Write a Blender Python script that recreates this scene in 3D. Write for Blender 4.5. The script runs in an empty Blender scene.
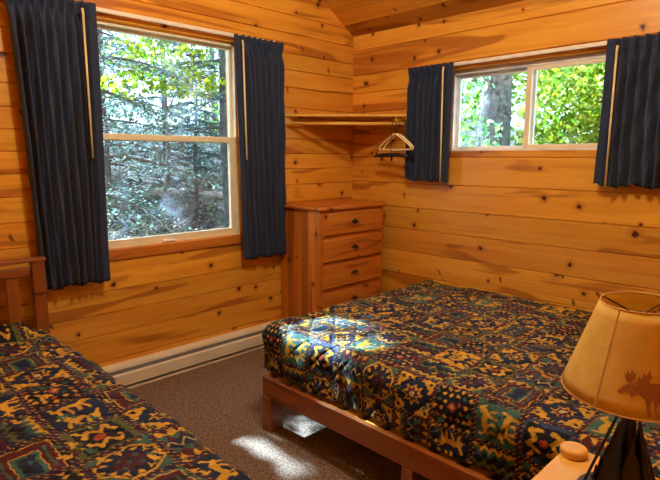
import bpy, bmesh, math, random
import numpy as np
from mathutils import Vector, Matrix
random.seed(7); rng = np.random.default_rng(7)
COL = bpy.context.scene.collection
R = math.radians

# ------------------------------------------------------------------ helpers
class MB:
    """collects closed shapes with a grain coordinate per vertex"""
    def __init__(s): s.v = []; s.f = []; s.g = []; s.c = []
    def add(s, vs, fs, gs=None, c=None):
        n = len(s.v); s.v += [tuple(p) for p in vs]; s.f += [tuple(i + n for i in f) for f in fs]
        s.g += [tuple(p) for p in (gs if gs is not None else vs)]
        s.c += [c if c is not None else (1, 1, 1)] * len(vs)
        return s
    def box(s, x0, x1, y0, y1, z0, z1, grain=0, M=None):
        P = [(x, y, z) for z in (z0, z1) for y in (y0, y1) for x in (x0, x1)]
        F = [(0, 2, 3, 1), (4, 5, 7, 6), (0, 1, 5, 4), (2, 6, 7, 3), (0, 4, 6, 2), (1, 3, 7, 5)]
        o = (random.uniform(0, 40), random.uniform(0, 40))
        a = [1, 2, 0] if grain == 1 else ([2, 0, 1] if grain == 2 else [0, 1, 2])
        G = [(p[a[0]] + o[0], p[a[1]] + o[1], p[a[2]] + o[1]) for p in P]
        if M is not None: P = [M @ Vector(p) for p in P]
        return s.add(P, F, G)
    def tube(s, pts, rad, n=8, cap=True):
        pts = [Vector(p) for p in pts]; vs = []; fs = []; gs = []
        if not hasattr(rad, '__len__'): rad = [rad] * len(pts)
        t0 = (pts[1] - pts[0]).normalized(); up = Vector((0, 0, 1)) if abs(t0.z) < .9 else Vector((1, 0, 0))
        nx = t0.cross(up).normalized(); L = 0
        for i, p in enumerate(pts):
            t = (pts[min(i + 1, len(pts) - 1)] - pts[max(i - 1, 0)]).normalized()
            nx = (nx - t * nx.dot(t)).normalized(); ny = t.cross(nx)
            if i: L += (p - pts[i - 1]).length
            for k in range(n):
                a = 2 * math.pi * k / n
                vs.append(p + (nx * math.cos(a) + ny * math.sin(a)) * rad[i]); gs.append((L, rad[i] * math.cos(a), rad[i] * math.sin(a)))
        for i in range(len(pts) - 1):
            for k in range(n):
                fs.append((i * n + k, i * n + (k + 1) % n, (i + 1) * n + (k + 1) % n, (i + 1) * n + k))
        if cap: fs.append(tuple(range(n))[::-1]); fs.append(tuple((len(pts) - 1) * n + k for k in range(n)))
        return s.add(vs, fs, gs)
    def lathe(s, prof, c=(0, 0, 0), n=32, closed=False):
        vs = []; fs = []; m = len(prof)
        for r, z in prof:
            for k in range(n):
                a = 2 * math.pi * k / n; vs.append((c[0] + r * math.cos(a), c[1] + r * math.sin(a), c[2] + z))
        for i in range(m - 1 + (1 if closed else 0)):
            j = (i + 1) % m
            for k in range(n): fs.append((i * n + k, i * n + (k + 1) % n, j * n + (k + 1) % n, j * n + k))
        if not closed: fs.append(tuple(range(n))[::-1]); fs.append(tuple((m - 1) * n + k for k in range(n)))
        return s.add(vs, fs)
    def prism(s, poly, P0, P1):
        """poly list of 2D; P0/P1 map 2D point -> 3D on the two caps"""
        n = len(poly); vs = [P0(*p) for p in poly] + [P1(*p) for p in poly]
        fs = [tuple(range(n))[::-1], tuple(range(n, 2 * n))] + [(i, (i + 1) % n, n + (i + 1) % n, n + i) for i in range(n)]
        return s.add(vs, fs)
    def build(s, name, mat, parent=None, bevel=0, smooth=False, solid=0, origin=None, sub=0):
        me = bpy.data.meshes.new(name)
        V = s.v
        if origin is not None: V = [(a - origin[0], b - origin[1], c - origin[2]) for a, b, c in V]
        me.from_pydata(V, [], s.f)
        at = me.attributes.new('gc', 'FLOAT_VECTOR', 'POINT'); at.data.foreach_set('vector', np.array(s.g, dtype=np.float32).ravel())
        if 1:
            at = me.color_attributes.new('lc', 'FLOAT_COLOR', 'POINT')
            at.data.foreach_set('color', np.array([(*c, 1) for c in s.c], dtype=np.float32).ravel())
        me.materials.append(mat)
        o = bpy.data.objects.new(name, me); COL.objects.link(o)
        if origin is not None: o.location = origin
        if parent is not None: o.parent = parent
        bm = bmesh.new(); bm.from_mesh(me); bmesh.ops.recalc_face_normals(bm, faces=bm.faces); bm.to_mesh(me); bm.free()
        if smooth:
            me.polygons.foreach_set('use_smooth', [True] * len(me.polygons))
        if bevel:
            b = o.modifiers.new('bevel', 'BEVEL'); b.width = bevel; b.segments = 2; b.limit_method = 'ANGLE'; b.angle_limit = R(40)
        if solid:
            b = o.modifiers.new('solid', 'SOLIDIFY'); b.thickness = solid; b.offset = 0
        if sub:
            b = o.modifiers.new('sub', 'SUBSURF'); b.levels = sub; b.render_levels = sub
        return o

def tag(o, label=None, cat=None, group=None, kind=None):
    if label: o['label'] = label
    if cat: o['category'] = cat
    if group: o['group'] = group
    if kind: o['kind'] = kind
    return o
def thing(name, label, cat, loc=(0, 0, 0), rz=0, group=None):
    o = bpy.data.objects.new(name, None); COL.objects.link(o); o.location = loc; o.rotation_euler = (0, 0, rz)
    o.empty_display_size = .1
    return tag(o, label, cat, group)

def srgb(r, g, b):
    f = lambda c: (c / 255 / 12.92) if c / 255 <= .04045 else ((c / 255 + .055) / 1.055) ** 2.4
    return (f(r), f(g), f(b))

# ------------------------------------------------------------------ materials
class NT:
    def __init__(s, name):
        s.m = bpy.data.materials.new(name); s.m.use_nodes = True; s.t = s.m.node_tree; s.t.nodes.clear()
        s.out = s.n('ShaderNodeOutputMaterial')
    def n(s, t, **k):
        x = s.t.nodes.new(t)
        for a, b in k.items(): setattr(x, a, b)
        return x
    def l(s, a, b): s.t.links.new(a, b)
    def put(s, sock, v):
        if hasattr(v, 'is_linked') or isinstance(v, bpy.types.NodeSocket): s.l(v, sock)
        else: sock.default_value = v
    def math(s, op, a, b=0, c=None):
        x = s.n('ShaderNodeMath', operation=op); s.put(x.inputs[0], a); s.put(x.inputs[1], b)
        if c is not None: s.put(x.inputs[2], c)
        return x.outputs[0]
    def mix(s, f, a, b, bt='MIX'):
        x = s.n('ShaderNodeMix', data_type='RGBA', blend_type=bt); s.put(x.inputs[0], f)
        s.put(x.inputs[6], a if not isinstance(a, tuple) else (*a, 1)); s.put(x.inputs[7], b if not isinstance(b, tuple) else (*b, 1))
        return x.outputs[2]
    def ss(s, v, lo, hi):
        x = s.n('ShaderNodeMapRange', interpolation_type='SMOOTHSTEP'); s.put(x.inputs[0], v); x.inputs[1].default_value = lo; x.inputs[2].default_value = hi
        return x.outputs[0]
    def noise(s, vec, sc, det=3, rough=.55, dist=0):
        x = s.n('ShaderNodeTexNoise'); s.l(vec, x.inputs['Vector']); x.inputs['Scale'].default_value = sc; x.inputs['Detail'].default_value = det
        x.inputs['Roughness'].default_value = rough; x.inputs['Distortion'].default_value = dist
        return x.outputs[0]
    def vmul(s, v, t):
        x = s.n('ShaderNodeVectorMath', operation='MULTIPLY'); s.l(v, x.inputs[0]); x.inputs[1].default_value = t; return x.outputs[0]
    def attr(s, name):
        return s.n('ShaderNodeAttribute', attribute_name=name).outputs
    def bump(s, h, dist=.002, st=.5):
        x = s.n('ShaderNodeBump'); s.l(h, x.inputs['Height']); x.inputs['Distance'].default_value = dist; x.inputs['Strength'].default_value = st
        return x.outputs[0]
    def principled(s, col, rough=.5, spec=.5, metal=0, normal=None, **k):
        p = s.n('ShaderNodeBsdfPrincipled'); s.put(p.inputs['Base Color'], col if not isinstance(col, tuple) else (*col[:3], 1))
        s.put(p.inputs['Roughness'], rough); p.inputs['Specular IOR Level'].default_value = spec; p.inputs['Metallic'].default_value = metal
        if normal is not None: s.l(normal, p.inputs['Normal'])
        for a, b in k.items(): s.put(p.inputs[a], b)
        return p
    def done(s, p):
        s.l(p.outputs[0], s.out.inputs[0]); return s.m

def pine(name, light, mid, heart, knot, rough=.42, knots=.55, streak=(.60, .66), boardvar=.28, spec=.35):
    t = NT(name); g = t.attr('gc')[1]
    warp = t.noise(g, 2.2, 2)
    base = t.noise(t.vmul(g, (1.1, 9, 9)), 1, 3, .6, .6)
    fine = t.noise(t.vmul(g, (5, 150, 150)), 1, 2)
    med = t.noise(t.vmul(g, (.9, 34, 34)), 1, 3, .6, .9)
    c = t.mix(t.ss(base, .32, .68), light, mid)
    c = t.mix(t.math('MULTIPLY', t.ss(med, .5, .75), .35), c, heart)
    hs = t.noise(t.vmul(g, (.75, 6.5, 6.5)), 1, 2, .5, 1.2)
    c = t.mix(t.math('MULTIPLY', t.ss(hs, *streak), .72), c, heart)
    c = t.mix(t.math('MULTIPLY', t.ss(fine, .45, .8), .16), c, heart)
    # knots: plane voronoi in (along, across)
    sp = t.n('ShaderNodeSeparateXYZ'); t.l(g, sp.inputs[0])
    wob = t.math('MULTIPLY', t.math('SUBTRACT', t.noise(g, 30, 1), .5), .02)
    ax = t.math('ADD', sp.outputs[0], wob); ac = t.math('ADD', sp.outputs[1], wob)
    cb = t.n('ShaderNodeCombineXYZ'); t.l(ax, cb.inputs[0]); t.l(ac, cb.inputs[1])
    vo = t.n('ShaderNodeTexVoronoi', voronoi_dimensions='2D', feature='F1'); t.l(cb.outputs[0], vo.inputs['Vector']); vo.inputs['Scale'].default_value = 4.6
    sc = t.n('ShaderNodeSeparateColor'); t.l(vo.outputs['Color'], sc.inputs[0])
    on = t.math('GREATER_THAN', sc.outputs[0], 1 - knots)
    rad = t.math('MULTIPLY_ADD', sc.outputs[1], .07, .035)
    q = t.math('DIVIDE', vo.outputs['Distance'], rad)
    core = t.math('MULTIPLY', t.math('SUBTRACT', 1, t.ss(q, .6, 1.15)), on)
    halo = t.math('MULTIPLY', t.math('SUBTRACT', 1, t.ss(q, .8, 2.8)), on)
    c = t.mix(t.math('MULTIPLY', halo, .45), c, heart)
    c = t.mix(core, c, knot)
    # slanting spike knots
    c2 = t.n('ShaderNodeCombineXYZ'); t.l(t.math('MULTIPLY_ADD', ax, 4.2, t.math('MULTIPLY', ac, 1.6)), c2.inputs[0]); t.l(t.math('MULTIPLY', ac, 1.9), c2.inputs[1])
    v2 = t.n('ShaderNodeTexVoronoi', voronoi_dimensions='2D', feature='F1'); t.l(c2.outputs[0], v2.inputs['Vector']); v2.inputs['Scale'].default_value = 1
    s2 = t.n('ShaderNodeSeparateColor'); t.l(v2.outputs['Color'], s2.inputs[0])
    k2 = t.math('MULTIPLY', t.math('SUBTRACT', 1, t.ss(v2.outputs['Distance'], .02, .055)), t.math('GREATER_THAN', s2.outputs[0], 1 - knots * .7))
    c = t.mix(t.math('MULTIPLY', k2, .85), c, knot)
    bb = t.attr('lc')[0]
    c = t.mix(boardvar, c, bb, 'MULTIPLY')
    p = t.principled(c, rough, spec, normal=t.bump(med, .0015, .25))
    return t.done(p)

M = {}
M['wall'] = pine('knotty_pine_wall', (.83, .435, .050), (.74, .335, .032), (.36, .10, .012), (.09, .018, .005), streak=(.57, .66), knots=.46, rough=.36, boardvar=.8)
M['chest'] = pine('honey_pine', (.60, .215, .026), (.48, .145, .016), (.23, .045, .010), (.10, .02, .006), knots=.25, rough=.35, boardvar=.9)
M['bedwood'] = pine('red_brown_pine', (.30, .095, .017), (.23, .066, .012), (.14, .038, .008), (.06, .015, .006), knots=.12, rough=.33, boardvar=0)
M['lightwood'] = pine('light_pine', (.80, .47, .085), (.74, .40, .07), (.60, .29, .045), (.3, .1, .03), knots=.0, rough=.33, boardvar=0, streak=(.7, .8))

def simple(name, col, rough=.5, spec=.5, metal=0, bump=None, var=None):
    t = NT(name); tc = t.n('ShaderNodeTexCoord').outputs['Object']; c = (*col, 1)
    if var: c = t.mix(t.ss(t.noise(tc, var[0], 4), .3, .7), col, var[1])
    nrm = t.bump(t.noise(tc, bump[0], 3), bump[1], bump[2]) if bump else None
    p = t.principled(c, rough, spec, metal, nrm); return t.done(p)
M['vinyl'] = simple('tan_vinyl', srgb(240, 230, 190), .4, var=(6, srgb(230, 218, 178)))
M['vinylw'] = simple('white_vinyl', srgb(240, 242, 232), .4, var=(6, srgb(212, 212, 204)))
M['heater'] = simple('painted_heater_metal', srgb(226, 222, 194), .38, var=(5, srgb(214, 208, 180)))
M['fin'] = simple('aluminium_fin', (.25, .26, .27), .35, metal=1, var=(30, (.12, .12, .13)))
M['dark'] = simple('grey_slot', (.24, .25, .26), .8, var=(10, (.22, .22, .22)))
M['black'] = simple('black_iron', (.012, .010, .010), .45, var=(20, (.02, .016, .014)), bump=(60, .001, .3))
M['bronze'] = simple('dark_bronze', (.035, .022, .016), .4, metal=.6, var=(40, (.06, .04, .03)))
M['rod'] = simple('cream_rod', srgb(238, 232, 208), .35, var=(8, srgb(228, 220, 196)))
M['wand'] = simple('cream_wand', srgb(232, 215, 150), .4, var=(9, srgb(220, 200, 136)))
M['hanger'] = simple('tan_plastic', srgb(252, 238, 185), .35, var=(9, srgb(244, 226, 165)))
M['white'] = simple('white_plastic', (.85, .85, .85), .35, var=(9, (.8, .8, .8)))
M['mattress'] = simple('mattress_ticking', srgb(190, 180, 160), .9, var=(9, srgb(170, 160, 140)))
M['bark'] = simple('bark', (.05, .045, .042), .9, var=(14, (.22, .21, .20)), bump=(18, .02, .8))
M['barkd'] = simple('dark_bark', (.05, .042, .036), .9, var=(9, (.10, .09, .08)), bump=(18, .02, .8))
M['dry'] = simple('dry_twig', (.22, .18, .15), .9, var=(9, (.38, .34, .30)))

def carpet():
    t = NT('brown_carpet'); tc = t.n('ShaderNodeTexCoord').outputs['Object']
    a = t.noise(tc, 110, 3, .75); b = t.noise(tc, 45, 3); c0 = t.noise(tc, 4, 3)
    c = t.mix(t.ss(a, .33, .67), (.06, .036, .024), (.42, .29, .20))
    c = t.mix(t.math('MULTIPLY', t.ss(b, .35, .7), .45), c, (.09, .055, .036))
    c = t.mix(t.math('MULTIPLY', t.ss(c0, .35, .7), .25), c, (.22, .14, .09))
    return t.done(t.principled(c, 1, .1, normal=t.bump(a, .008, 1)))
M['carpet'] = carpet()
def curtain_mat():
    t = NT('navy_curtain_cloth'); tc = t.n('ShaderNodeTexCoord').outputs['Object']
    a = t.noise(t.vmul(tc, (260, 260, 500)), 1, 2, .6); b = t.noise(t.vmul(tc, (500, 500, 120)), 1, 2)
    c = t.mix(t.ss(t.math('ADD', t.math('MULTIPLY', a, .6), t.math('MULTIPLY', b, .4)), .38, .62), (.006, .011, .028), (.045, .064, .115))
    p = t.principled(c, .85, .2, normal=t.bump(a, .002, .5)); p.inputs['Sheen Weight'].default_value = .15
    return t.done(p)
M['curtain'] = curtain_mat()
def quilt_mat():
    t = NT('tapestry_quilt_cloth'); tc = t.n('ShaderNodeTexCoord').outputs['Object']
    a = t.noise(t.vmul(tc, (300, 300, 300)), 1, 2, .6)
    c = t.mix(.8, t.attr('qc')[0], t.mix(a, (.25, .25, .25), (1.1, 1.1, 1.1)), 'MULTIPLY')
    p = t.principled(c, .7, .2, normal=t.bump(a, .002, .4))
    return t.done(p)
M['quilt'] = quilt_mat()
def shade_mat():
    t = NT('parchment_shade'); tc = t.n('ShaderNodeTexCoord').outputs['Object']
    a = t.noise(tc, 18, 4, .6); b = t.noise(tc, 120, 3)
    c = t.mix(t.ss(a, .3, .7), (.88, .66, .17), (.80, .56, .12)); c = t.mix(t.math('MULTIPLY', t.ss(b, .55, .75), .25), c, (.5, .28, .1))
    d = t.n('ShaderNodeBsdfDiffuse'); t.l(c, d.inputs[0]); tr = t.n('ShaderNodeBsdfTranslucent'); t.l(c, tr.inputs[0])
    m = t.n('ShaderNodeMixShader'); m.inputs[0].default_value = .35; t.l(d.outputs[0], m.inputs[1]); t.l(tr.outputs[0], m.inputs[2])
    return t.done(m)
M['shade'] = shade_mat()
M['moose'] = simple('brown_print', (.36, .145, .03), .8, var=(30, (.30, .115, .022)))
M['seam'] = simple('seam_tape', (.60, .34, .11), .7, var=(30, (.52, .28, .09)))
def glass():
    t = NT('window_glass'); tr = t.n('ShaderNodeBsdfTransparent'); gl = t.n('ShaderNodeBsdfGlossy'); gl.inputs['Roughness'].default_value = .02
    tr.inputs[0].default_value = (.95, .97, .97, 1)
    tc = t.n('ShaderNodeTexCoord').outputs['Object']
    df = t.n('ShaderNodeBsdfTranslucent'); df.inputs[0].default_value = (.8, .88, 1, 1)  # whitish reflection haze put into the glass as a patchy pale layer
    m = t.n('ShaderNodeMixShader'); m.inputs[0].default_value = .05; t.l(tr.outputs[0], m.inputs[1]); t.l(gl.outputs[0], m.inputs[2])
    m2 = t.n('ShaderNodeMixShader'); t.l(t.math('MULTIPLY', t.ss(t.noise(tc, 4, 3), .45, .75), .03), m2.inputs[0]); t.l(m.outputs[0], m2.inputs[1]); t.l(df.outputs[0], m2.inputs[2])
    return t.done(m2)
M['glass'] = glass()
def leaf(name, tl=.45):
    t = NT(name); c = t.attr('lc')[0]
    d = t.n('ShaderNodeBsdfDiffuse'); t.l(c, d.inputs[0]); tr = t.n('ShaderNodeBsdfTranslucent'); t.l(c, tr.inputs[0])
    m = t.n('ShaderNodeMixShader'); m.inputs[0].default_value = tl; t.l(d.outputs[0], m.inputs[1]); t.l(tr.outputs[0], m.inputs[2])
    return t.done(m)
M['leaf'] = leaf('leaf')
def soil():
    t = NT('forest_floor'); tc = t.n('ShaderNodeTexCoord').outputs['Object']
    a = t.noise(tc, 9, 5, .7); b = t.noise(tc, 2.2, 4); d = t.noise(tc, 30, 3, .7)
    c = t.mix(t.ss(a, .4, .6), (.018, .018, .016), (.10, .085, .07)); c = t.mix(t.math('MULTIPLY', t.ss(d, .56, .66), .8), c, (.50, .50, .52))  # pale flecks are bright highlights painted into the soil colour
    c = t.mix(t.math('MULTIPLY', t.ss(b, .5, .65), .6), c, (.05, .09, .03))
    return t.done(t.principled(c, 1, .1, normal=t.bump(a, .05, 1)))
M['soil'] = soil()
def emis(name, col, st):
    t = NT(name); e = t.n('ShaderNodeEmission'); e.inputs[0].default_value = (*col, 1); e.inputs[1].default_value = st; return t.done(e)

# ------------------------------------------------------------------ room shell
XR, YB = 3.62, -4.12
SL = .62; HE = 2.388; YR = YB / 2; HR = HE - SL * YR
# window openings (along, z)
WA = (-2.20, -1.165, .865, 2.165)
WB = (.93, 2.06, 1.455, 2.02)
TH = .14
def boards(mb, P, a0, a1, lines, openings=(), th=TH, w=.005, g=.008, var=1.0, dark={}):
    for bi, (z0, z1) in enumerate(zip(lines[:-1], lines[1:])):
        off = (random.uniform(0, 60), random.uniform(0, 60)); k = random.choice([1, .96, .9, 1.0, .82]); tint = (k, k * random.uniform(.88, 1.0), k * random.uniform(.7, 1))
        tint = tuple(1 - (1 - q) * var for q in tint)
        tint = dark.get(bi, tint)
        zs = sorted({z0, z1, *[z for o in openings for z in o[2:4] if z0 < z < z1]})
        for lo, hi in zip(zs[:-1], zs[1:]):
            if hi - lo < .002: continue
            sp = [(a0, a1)]
            for o in openings:
                if lo >= o[2] - 1e-6 and hi <= o[3] + 1e-6:
                    sp = [q for s in sp for q in ((s[0], min(s[1], o[0])), (max(s[0], o[1]), s[1])) if q[1] - q[0] > .001]
            bl, bh = lo == z0, hi == z1
            poly = [(lo, th), (lo, g if bl else 0), (lo + (w if bl else 0), 0), (hi - (w if bh else 0), 0), (hi, g if bh else 0), (hi, th)]
            for s0, s1 in sp:
                n = len(poly); vs = []; gs = []
                for a in (s0, s1):
                    for z, d in poly: vs.append(P(a, z, d)); gs.append((a + off[0], z + off[1], d + off[1]))
                fs = [tuple(range(n)), tuple(range(n, 2 * n))[::-1]] + [(i, (i + 1) % n, n + (i + 1) % n, n + i) for i in range(n)]
                mb.add(vs, fs, gs, tint)
def clip(o):
    me = o.data; bm = bmesh.new(); bm.from_mesh(me)
    for sgn, co in ((1, (0, 0, HE + .03)), (-1, (0, YB, HE + .03))):
        r = bmesh.ops.bisect_plane(bm, geom=bm.verts[:] + bm.edges[:] + bm.faces[:], plane_co=co, plane_no=(0, SL * sgn, 1), clear_outer=True)
        ed = [e for e in r['geom_cut'] if isinstance(e, bmesh.types.BMEdge)]
        bmesh.ops.holes_fill(bm, edges=ed, sides=0)
    bm.to_mesh(me); bm.free()

LA = [-.02, .188, .355, .483, .617, .80, .93, 1.065, 1.20, 1.32, 1.435, 1.55, 1.66, 1.778, 1.925, 2.05, 2.17, 2.309, 2.44, 2.58, 2.72, 2.86, 3.0, 3.14, 3.28, 3.42, 3.56, 3.72]
LB = [-.02, .16, .32, .487, .672, .85, 1.02, 1.21, 1.41, 1.60, 1.777, 1.93, 2.075, 2.27, 2.42]
mb = MB(); boards(mb, lambda a, z, d: (-d, a, z), YB - TH, 0, LA, [WA]); o = mb.build('wall_left', M['wall']); tag(o, kind='structure'); clip(o)
mb = MB(); boards(mb, lambda a, z, d: (a, d, z), -TH, XR + TH, LB, [WB]); o = mb.build('wall_right', M['wall']); tag(o, kind='structure')
mb = MB(); boards(mb, lambda a, z, d: (XR + d, a, z), YB - TH, 0, LA); o = mb.build('wall_near', M['wall']); tag(o, kind='structure'); clip(o)
mb = MB(); boards(mb, lambda a, z, d: (a, YB - d, z), 0, XR, LB); o = mb.build('wall_back', M['wall']); tag(o, kind='structure')
nrm = Vector((0, SL, 1)).normalized(); sd = Vector((0, -1, SL)).normalized()
slen = -YR / -sd.y
ln = [-.28 + .0]; 
while ln[-1] < slen: ln.append(ln[-1] + .135)
ln[-1] = slen + .05
mb = MB()
boards(mb, lambda a, s, d: tuple(Vector((a, 0, HE)) + sd * s + nrm * d), -TH - .3, XR + TH + .3, ln, th=.06, dark={2: (.50, .36, .32), 5: (.62, .5, .45)})
n2 = Vector((0, -SL, 1)).normalized(); s2 = Vector((0, 1, SL)).normalized()
boards(mb, lambda a, s, d: tuple(Vector((a, YB, HE)) + s2 * s + n2 * d), -TH - .3, XR + TH + .3, ln, th=.06)
tag(mb.build('ceiling', M['wall']), kind='structure')
mb = MB(); mb.box(-TH, XR + TH, YB - TH, TH, -.12, 0); tag(mb.build('floor', M['carpet']), kind='structure')

# window 1 (single hung) ------------------------------------------------------
def frame_rect(mb, P, a0, a1, z0, z1, w, d0, d1, wb=None, wt=None):
    wb = wb or w; wt = wt or w
    def bx(A0, A1, Z0, Z1):
        vs = [P(a, z, d) for d in (d0, d1) for z in (Z0, Z1) for a in (A0, A1)]
        mb.add(vs, [(0, 2, 3, 1), (4, 5, 7, 6), (0, 1, 5, 4), (2, 6, 7, 3), (0, 4, 6, 2), (1, 3, 7, 5)])
    bx(a0, a0 + w, z0, z1); bx(a1 - w, a1, z0, z1); bx(a0 + w, a1 - w, z0, z0 + wb); bx(a0 + w, a1 - w, z1 - wt, z1)
def pane(P, a0, a1, z0, z1, d, parent):
    mb = MB(); vs = [P(a, z, dd) for dd in (d, d + .004) for z in (z0, z1) for a in (a0, a1)]
    mb.add(vs, [(0, 2, 3, 1), (4, 5, 7, 6), (0, 1, 5, 4), (2, 6, 7, 3), (0, 4, 6, 2), (1, 3, 7, 5)])
    return mb.build('pane', M['glass'], parent)
PA = lambda a, z, d: (-d, a, z); PB = lambda a, z, d: (a, d, z)
w1 = bpy.data.objects.new('window_1', None); COL.objects.link(w1); tag(w1, kind='structure')
a0, a1, z0, z1 = WA
mb = MB(); frame_rect(mb, PA, a0, a1, z0, z1, .014, .012, .11, wb=.014, wt=.018); mb.build('window_frame', M['vinyl'], w1, bevel=.002)
mb = MB(); frame_rect(mb, PA, a0 + .014, a1 - .014, 1.505, z1 - .018, .02, .05, .068, wb=.03, wt=.018); up = mb.build('upper_sash', M['vinyl'], w1, bevel=.002)
pane(PA, a0 + .03, a1 - .03, 1.52, z1 - .034, .057, up)
mb = MB(); frame_rect(mb, PA, a0 + .014, a1 - .014, z0 + .014, 1.545, .052, .018, .046, wb=.036, wt=.036); lo = mb.build('lower_sash', M['vinyl'], w1, bevel=.003)
pane(PA, a0 + .06, a1 - .06, z0 + .045, 1.515, .030, lo)
mb = MB(); mb.box(-.018, -.002, -1.76, -1.68, .872, .886); mb.build('sash_lift', M['white'], w1, bevel=.003)
mb = MB(); mb.box(0.0005, .014, a0 - .03, a1 + .03, .80, .862, grain=1); tag(mb.build('trim_1', M['chest'], bevel=.003), kind='structure')
# window 2 (slider)
w2 = bpy.data.objects.new('window_2', None); COL.objects.link(w2); tag(w2, kind='structure')
b0, b1, c0, c1 = WB; bm_ = 1.505
mb = MB(); frame_rect(mb, PB, b0, b1, c0, c1, .022, .045, .12, wb=.014, wt=.03); mb.build('window_frame', M['vinylw'], w2, bevel=.002)
mb = MB(); frame_rect(mb, PB, b0 + .022, bm_ + .03, c0 + .014, c1 - .03, .024, .085, .105, wb=.02); ls = mb.build('fixed_sash', M['vinylw'], w2, bevel=.002)
pane(PB, b0 + .04, bm_ + .01, c0 + .03, c1 - .05, .093, ls)
mb = MB(); frame_rect(mb, PB, bm_ - .02, b1 - .022, c0 + .014, c1 - .03, .036, .050, .080, wb=.026, wt=.026); rs = mb.build('sliding_sash', M['vinyl'], w2, bevel=.003)
pane(PB, bm_ + .01, b1 - .05, c0 + .03, c1 - .05, .063, rs)

# ------------------------------------------------------------------ curtains
def curtain(label, P, a0, a1, ab0, ab1, zt, zb, npl, wand_at, lead, group, wand_end, seed):
    """P(a,z,out) maps to world. a0..a1 top extents, ab0..ab1 bottom extents. lead: side (0/1) with the flat leading edge"""
    rs = np.random.default_rng(seed)
    t = thing('curtain', label, 'curtain', P((a0 + a1) / 2, zb, .075), 0, group)
    org = Vector(t.location)
    NU = npl * 14; NV = 60
    ph = np.cumsum(1 + .35 * rs.standard_normal(npl + 2)); ph = np.abs(ph)
    vs = []; mb = MB()
    us = np.linspace(0, 1, NU + 1); jit = rs.uniform(.7, 1.25, npl + 2); sh = rs.uniform(-.25, .25, npl + 2)
    for j in range(NV + 1):
        v = j / NV; z = zt + (zb - zt) * v
        dz = (zt - z)
        for i, u in enumerate(us):
            fl = (u if lead == 0 else 1 - u)      # distance from leading edge
            q = u * npl; k = int(min(q, npl - 1e-6)); fr = q - k
            # heading: tight pinch pleats ; below: soft folds
            head = math.exp(-(dz / .085) ** 4)
            wv = math.sin(2 * math.pi * (q + sh[k] * math.sin(math.pi * fr) * (1 - head)))
            soft = math.copysign(abs(wv) ** .8, wv) * jit[k]
            pin = (1 - abs(2 * fr - 1)) ** 3 * 2.0 - .7
            amp = .028 + .006 * math.sin(3 * v + k)
            d = amp * soft * (1 - head) + .024 * pin * head + .006 * math.sin(9 * q + 20 * v) * (1 - head)
            pinch = math.exp(-((dz - .095) / .03) ** 2); d = d * (1 - .3 * pinch) - .012 * pinch
            if fl < .13: w = min(1, max(0, (.13 - fl) / .05)); d = d * (1 - w) + (.012) * w
            A0 = a0 + (ab0 - a0) * v; A1 = a1 + (ab1 - a1) * v
            a = A0 + (A1 - A0) * u + .006 * math.sin(5 * v + 7 * u) * v
            zz = z + (.008 * math.sin(q * 2.1 + 1) + .006 * wv if j > NV - 3 else 0)
            vs.append(P(a, zz, .075 + d))
    fs = [(j * (NU + 1) + i, j * (NU + 1) + i + 1, (j + 1) * (NU + 1) + i + 1, (j + 1) * (NU + 1) + i) for j in range(NV) for i in range(NU)]
    mb.add([Vector(p) - org for p in vs], fs); mb.build('cloth', M['curtain'], t, smooth=True, solid=.004)
    (wa, wz0), (wb, wz1) = wand_at, wand_end
    mb = MB(); mb.tube([Vector(P(wa, wz0, .118)) - org, Vector(P(wb, wz1, .118)) - org], .006, 8); w = mb.build('pull_wand', M['wand'], t, smooth=True)
    mb = MB(); mb.tube([Vector(P(wa, wz0 + .02, .112)) - org, Vector(P(wa, wz0 - .012, .120)) - org], .007, 8); mb.build('wand_clip', M['wand'], w)
    return t
PAo = lambda a, z, o: (o, a, z); PBo = lambda a, z, o: (a, -o, z)
curtain('long dark navy pleated curtain left of the tall window, behind the headboard', PAo, -2.565, -2.135, -2.50, -2.145, 2.225, .70, 9, (-2.217, 2.16), 1, 'navy pinch pleat curtains', (-2.215, 1.403), 1)
curtain('long dark navy pleated curtain right of the tall window, hanging beside the chest of drawers', PAo, -1.245, -.815, -1.20, -.80, 2.21, .69, 9, (-1.196, 2.15), 0, 'navy pinch pleat curtains', (-1.185, 1.39), 2)
curtain('short dark navy pleated curtain left of the small high window, next to the hangers', PBo, .625, 1.02, .625, 1.01, 2.06, 1.24, 8, (.958, 2.01), 1, 'navy pinch pleat curtains', (.964, 1.229), 3)
curtain('short dark navy pleated curtain right of the small high window, above the lamp', PBo, 2.01, 2.52, 2.0, 2.54, 2.06, 1.25, 9, (2.074, 1.995), 0, 'navy pinch pleat curtains', (2.07, 1.245), 4)
def rod(label, P, a0, a1, z):
    t = thing('curtain_rod', label, 'curtain rod', P((a0 + a1) / 2, z, .05)); org = Vector(t.location)
    mb = MB(); vs = [Vector(P(a, zz, o)) - org for o in (.026, .042) for zz in (z - .012, z + .012) for a in (a0, a1)]
    mb.add(vs, [(0, 2, 3, 1), (4, 5, 7, 6), (0, 1, 5, 4), (2, 6, 7, 3), (0, 4, 6, 2), (1, 3, 7, 5)]); mb.build('rail', M['rod'], t, bevel=.003)
    for a in (a0 + .02, a1 - .02):
        mb = MB(); vs = [Vector(P(aa, zz, o)) - org for o in (.0, .026) for zz in (z - .018, z + .018) for aa in (a - .01, a + .01)]
        mb.add(vs, [(0, 2, 3, 1), (4, 5, 7, 6), (0, 1, 5, 4), (2, 6, 7, 3), (0, 4, 6, 2), (1, 3, 7, 5)]); mb.build('bracket', M['rod'], t)
rod('thin cream curtain rod above the tall window', PAo, -2.56, -.84, 2.21)
rod('thin cream curtain rod above the small high window', PBo, .64, 2.5, 2.052)

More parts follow.
